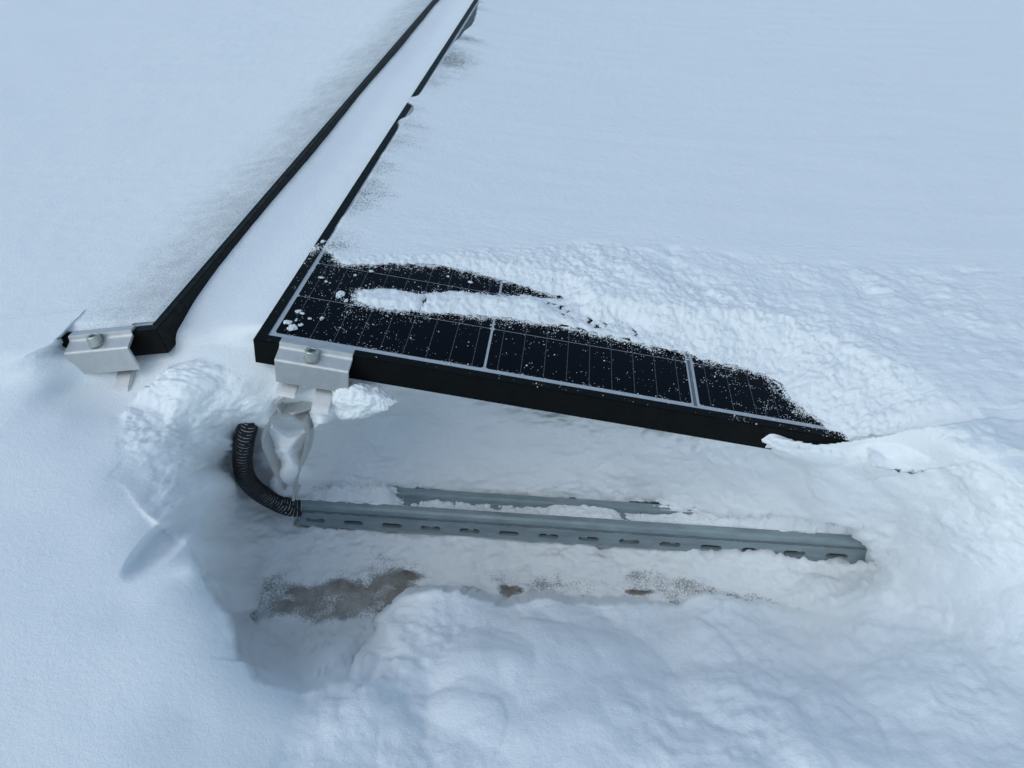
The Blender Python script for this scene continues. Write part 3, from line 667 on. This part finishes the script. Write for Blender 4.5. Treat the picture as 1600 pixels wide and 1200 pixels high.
# a wad of packed snow stuck between the clamp and the panel's side
bm = bmesh.new(); bmesh.ops.create_icosphere(bm, subdivisions=6, radius=1)
co = np.array([v.co[:] for v in bm.verts])
t_ = (co[:, 0]+1)/2
ax_ = .068+.072*t_; ay_ = -.011-.003*t_; az_ = -.056-.002*t_-.010*(1-t_)**2
rad_ = .5+.5*(1-t_)**1.0
q_ = np.stack([ax_, ay_+co[:, 1]*(.011+.004*rad_), az_+co[:, 2]*(.004+.030*(rad_-.5)*2)], -1)
from mathutils import noise as mnoise
dn = np.array([mnoise.fractal(Vector(p_)*70, 1.0, 2.0, 5)*.0042+(mnoise.noise(Vector(p_)*420))*.0011 for p_ in q_])
q_ = q_+co*dn[:, None]
for v, c_ in zip(bm.verts, q_): v.co = c_
me = bpy.data.meshes.new('snow_clump'); bm.to_mesh(me); bm.free()
o = link('snow_clump', me, M_SNOW, None, True); tag(o, 'packed wad of snow stuck beside the bare clamp', 'snow', kind='stuff')

# ------------------------------------------------------------------ corrugated conduit
def conduit():
    P = np.array([(.004, 0, 0)])+np.array([(-.026, .004, -.075), (-.034, .004, -.105), (-.046, .002, -.135), (-.058, .003, -.17), (-.065, .009, -.205), (-.065, .021, -.24), (-.056, .034, -.272), (-.042, .042, -.292), (-.028, .047, -.297), (-.012, .052, -.298)])
    def cr(p0, p1, p2, p3, t): return .5*((2*p1)+(-p0+p2)*t+(2*p0-5*p1+4*p2-p3)*t*t+(-p0+3*p1-3*p2+p3)*t**3)
    pts = []
    for i in range(1, len(P)-2):
        for k in range(40): pts.append(cr(P[i-1], P[i], P[i+1], P[i+2], k/40))
    pts = np.array(pts); s = np.concatenate([[0], np.cumsum(np.linalg.norm(np.diff(pts, axis=0), axis=1))])
    pitch = .0050; per = 10; n = int(s[-1]/pitch*per); ts = np.linspace(0, s[-1], n)
    C = np.stack([np.interp(ts, s, pts[:, i]) for i in range(3)], -1)
    Tn = np.gradient(C, axis=0); Tn /= np.linalg.norm(Tn, axis=1)[:, None]
    up = np.array([0., 1., 0.]); V = []; N = 40
    prof = [1, 1, 1, 1, 1, .985, .90, .865, .90, .985]
    for i in range(n):
        a = np.cross(Tn[i], up); a /= np.linalg.norm(a); b = np.cross(a, Tn[i]); r = .0110*prof[i % per]
        for k in range(N):
            th = 2*np.pi*k/N; V.append(C[i]+r*(a*np.cos(th)+b*np.sin(th)))
    V = np.array(V); F = []; FM = []
    for i in range(n-1):
        for k in range(N):
            F.append((i*N+k, i*N+(k+1) % N, (i+1)*N+(k+1) % N, (i+1)*N+k))
            groove = (i % per) in (7,)
            c = V[i*N+k]; FM.append(1 if groove and perlin(np.array([c[0]*220]), np.array([c[2]*220+c[1]*90]), 5)[0] > -.22 else 0)
    return np_mesh('corrugated_conduit', V, np.array(F), [M_PLASTIC, M_SNOW], None, True, FM), C
cd, CP = conduit()
tag(cd, 'black corrugated conduit curving up from the left end of the rail into snow', 'conduit')

# ------------------------------------------------------------------ loose snow crumbs and flakes
ICO = None
def crumbs(name, pts, rad, label, m=M_SNOW, squash=.75):
    """every crumb a small irregular eight-faced grain"""
    n = len(pts)
    base = np.array([(1, 0, 0), (0, 1, 0), (-1, 0, 0), (0, -1, 0), (0, 0, 1), (0, 0, -.6)], float)
    fc = np.array([(0, 1, 4), (1, 2, 4), (2, 3, 4), (3, 0, 4), (1, 0, 5), (2, 1, 5), (3, 2, 5), (0, 3, 5)])
    a = rng.uniform(0, 2*np.pi, n); ca, sa = np.cos(a), np.sin(a)
    B = np.repeat(base[None], n, 0)*(1+rng.uniform(-.35, .35, (n, 6, 1)))
    x = B[..., 0]*ca[:, None]-B[..., 1]*sa[:, None]; y = B[..., 0]*sa[:, None]+B[..., 1]*ca[:, None]
    B = np.stack([x, y, B[..., 2]*squash], -1)*rad[:, None, None]+pts[:, None, :]
    F = (fc[None]+np.arange(n)[:, None, None]*6).reshape(-1, 3)
    o = np_mesh(name, B.reshape(-1, 3), F, m, None, False, n=3)
    tag(o, label, 'snow', kind='stuff'); return o
def on_panel(u, v, dz=.0): return np.stack([u*np.cos(TILT), v, -u*np.sin(TILT)+dz], -1)
N = 260000
u = rng.uniform(.001, .62, N); v = rng.uniform(.0, .24, N)
d = sdf(u, v, CLEAR)
cl_ = fbm(u, v, 55, 4, 401); str_ = fbm(u*.25, v, 120, 3, 402)
dens = np.exp(d/.0042)*1.7+.25*np.exp(d/.010)+.012
dens += .30*np.exp(-(((u-.085)/.045)**2+((v-.045)/.028)**2))*ss(cl_, -.15, .25)      # dusted corner
dens += .10*np.exp(-(((u-.03)/.03)**2+((v-.12)/.05)**2))
dens += .30*ss(u, .42, .56)*ss(str_+.5*cl_, -.2, .35)                                   # dusted far corner
dens += .16*ss(str_, .18, .42)*ss(u, .2, .3)
dens += .05*np.exp(-((v-.017)/.004)**2)+.25*np.exp(-((v-.0165)/.0022)**2)*(u > .03)
lipz = (u < LIP) | (v < LIP-.001)
dens = np.where(u < LIP+.001, dens*.35*(u > .002), dens)
dens *= np.where(d > .004, 0, 1)
dens *= .25+1.5*ss(fbm(u, v, 75, 4, 404), -.15, .35)
sel = rng.uniform(0, 1, N) < dens*.36
u, v, d = u[sel], v[sel], d[sel]
r = .00020+.00040*rng.power(.6, len(u))+.0006*(rng.uniform(0, 1, len(u)) < .03)
r *= 1+.7*np.exp(d/.004)
z = np.where((u < LIP) | (v < LIP), 0, -.0008)
crumbs('snow_flakes', on_panel(u, v, z+r*.2), r, 'fine snow flakes dusted over the bare solar cells')
cp = np.concatenate(CR+[CRG]); cr2 = .0004+.0010*rng.power(.5, len(cp))
crumbs('snow_crumbs', cp+np.stack([rng.uniform(-.0008, .0008, len(cp)), rng.uniform(-.0008, .0008, len(cp)), cr2*.3], -1), cr2, 'loose crumbs of snow strewn over the broken snow round the pit')
print('crumbs', len(cp))
# bigger clumps built from many grains
pts = []; rr = []
for cu, cv, cr_ in CLUMPS:
    k = int(60*(cr_/.003)**1.5)+14
    th = rng.uniform(0, 2*np.pi, k); q = rng.uniform(0, 1, k)**.6*cr_*1.1
    el = rng.uniform(.6, 1.3)
    uu = cu+q*np.cos(th)*el; vv = cv+q*np.sin(th)/el
    hh = np.sqrt(np.clip(1-(q/(cr_*1.15))**2, 0, 1))*cr_*.5*rng.uniform(0, 1, k)
    pts.append(on_panel(uu, vv, hh)); rr.append(rng.uniform(.0006, .0015, k)*min(1.3, cr_/.003))
crumbs('snow_clumps', np.concatenate(pts), np.concatenate(rr), 'small snow clumps scattered on the bare cells near the clamp')
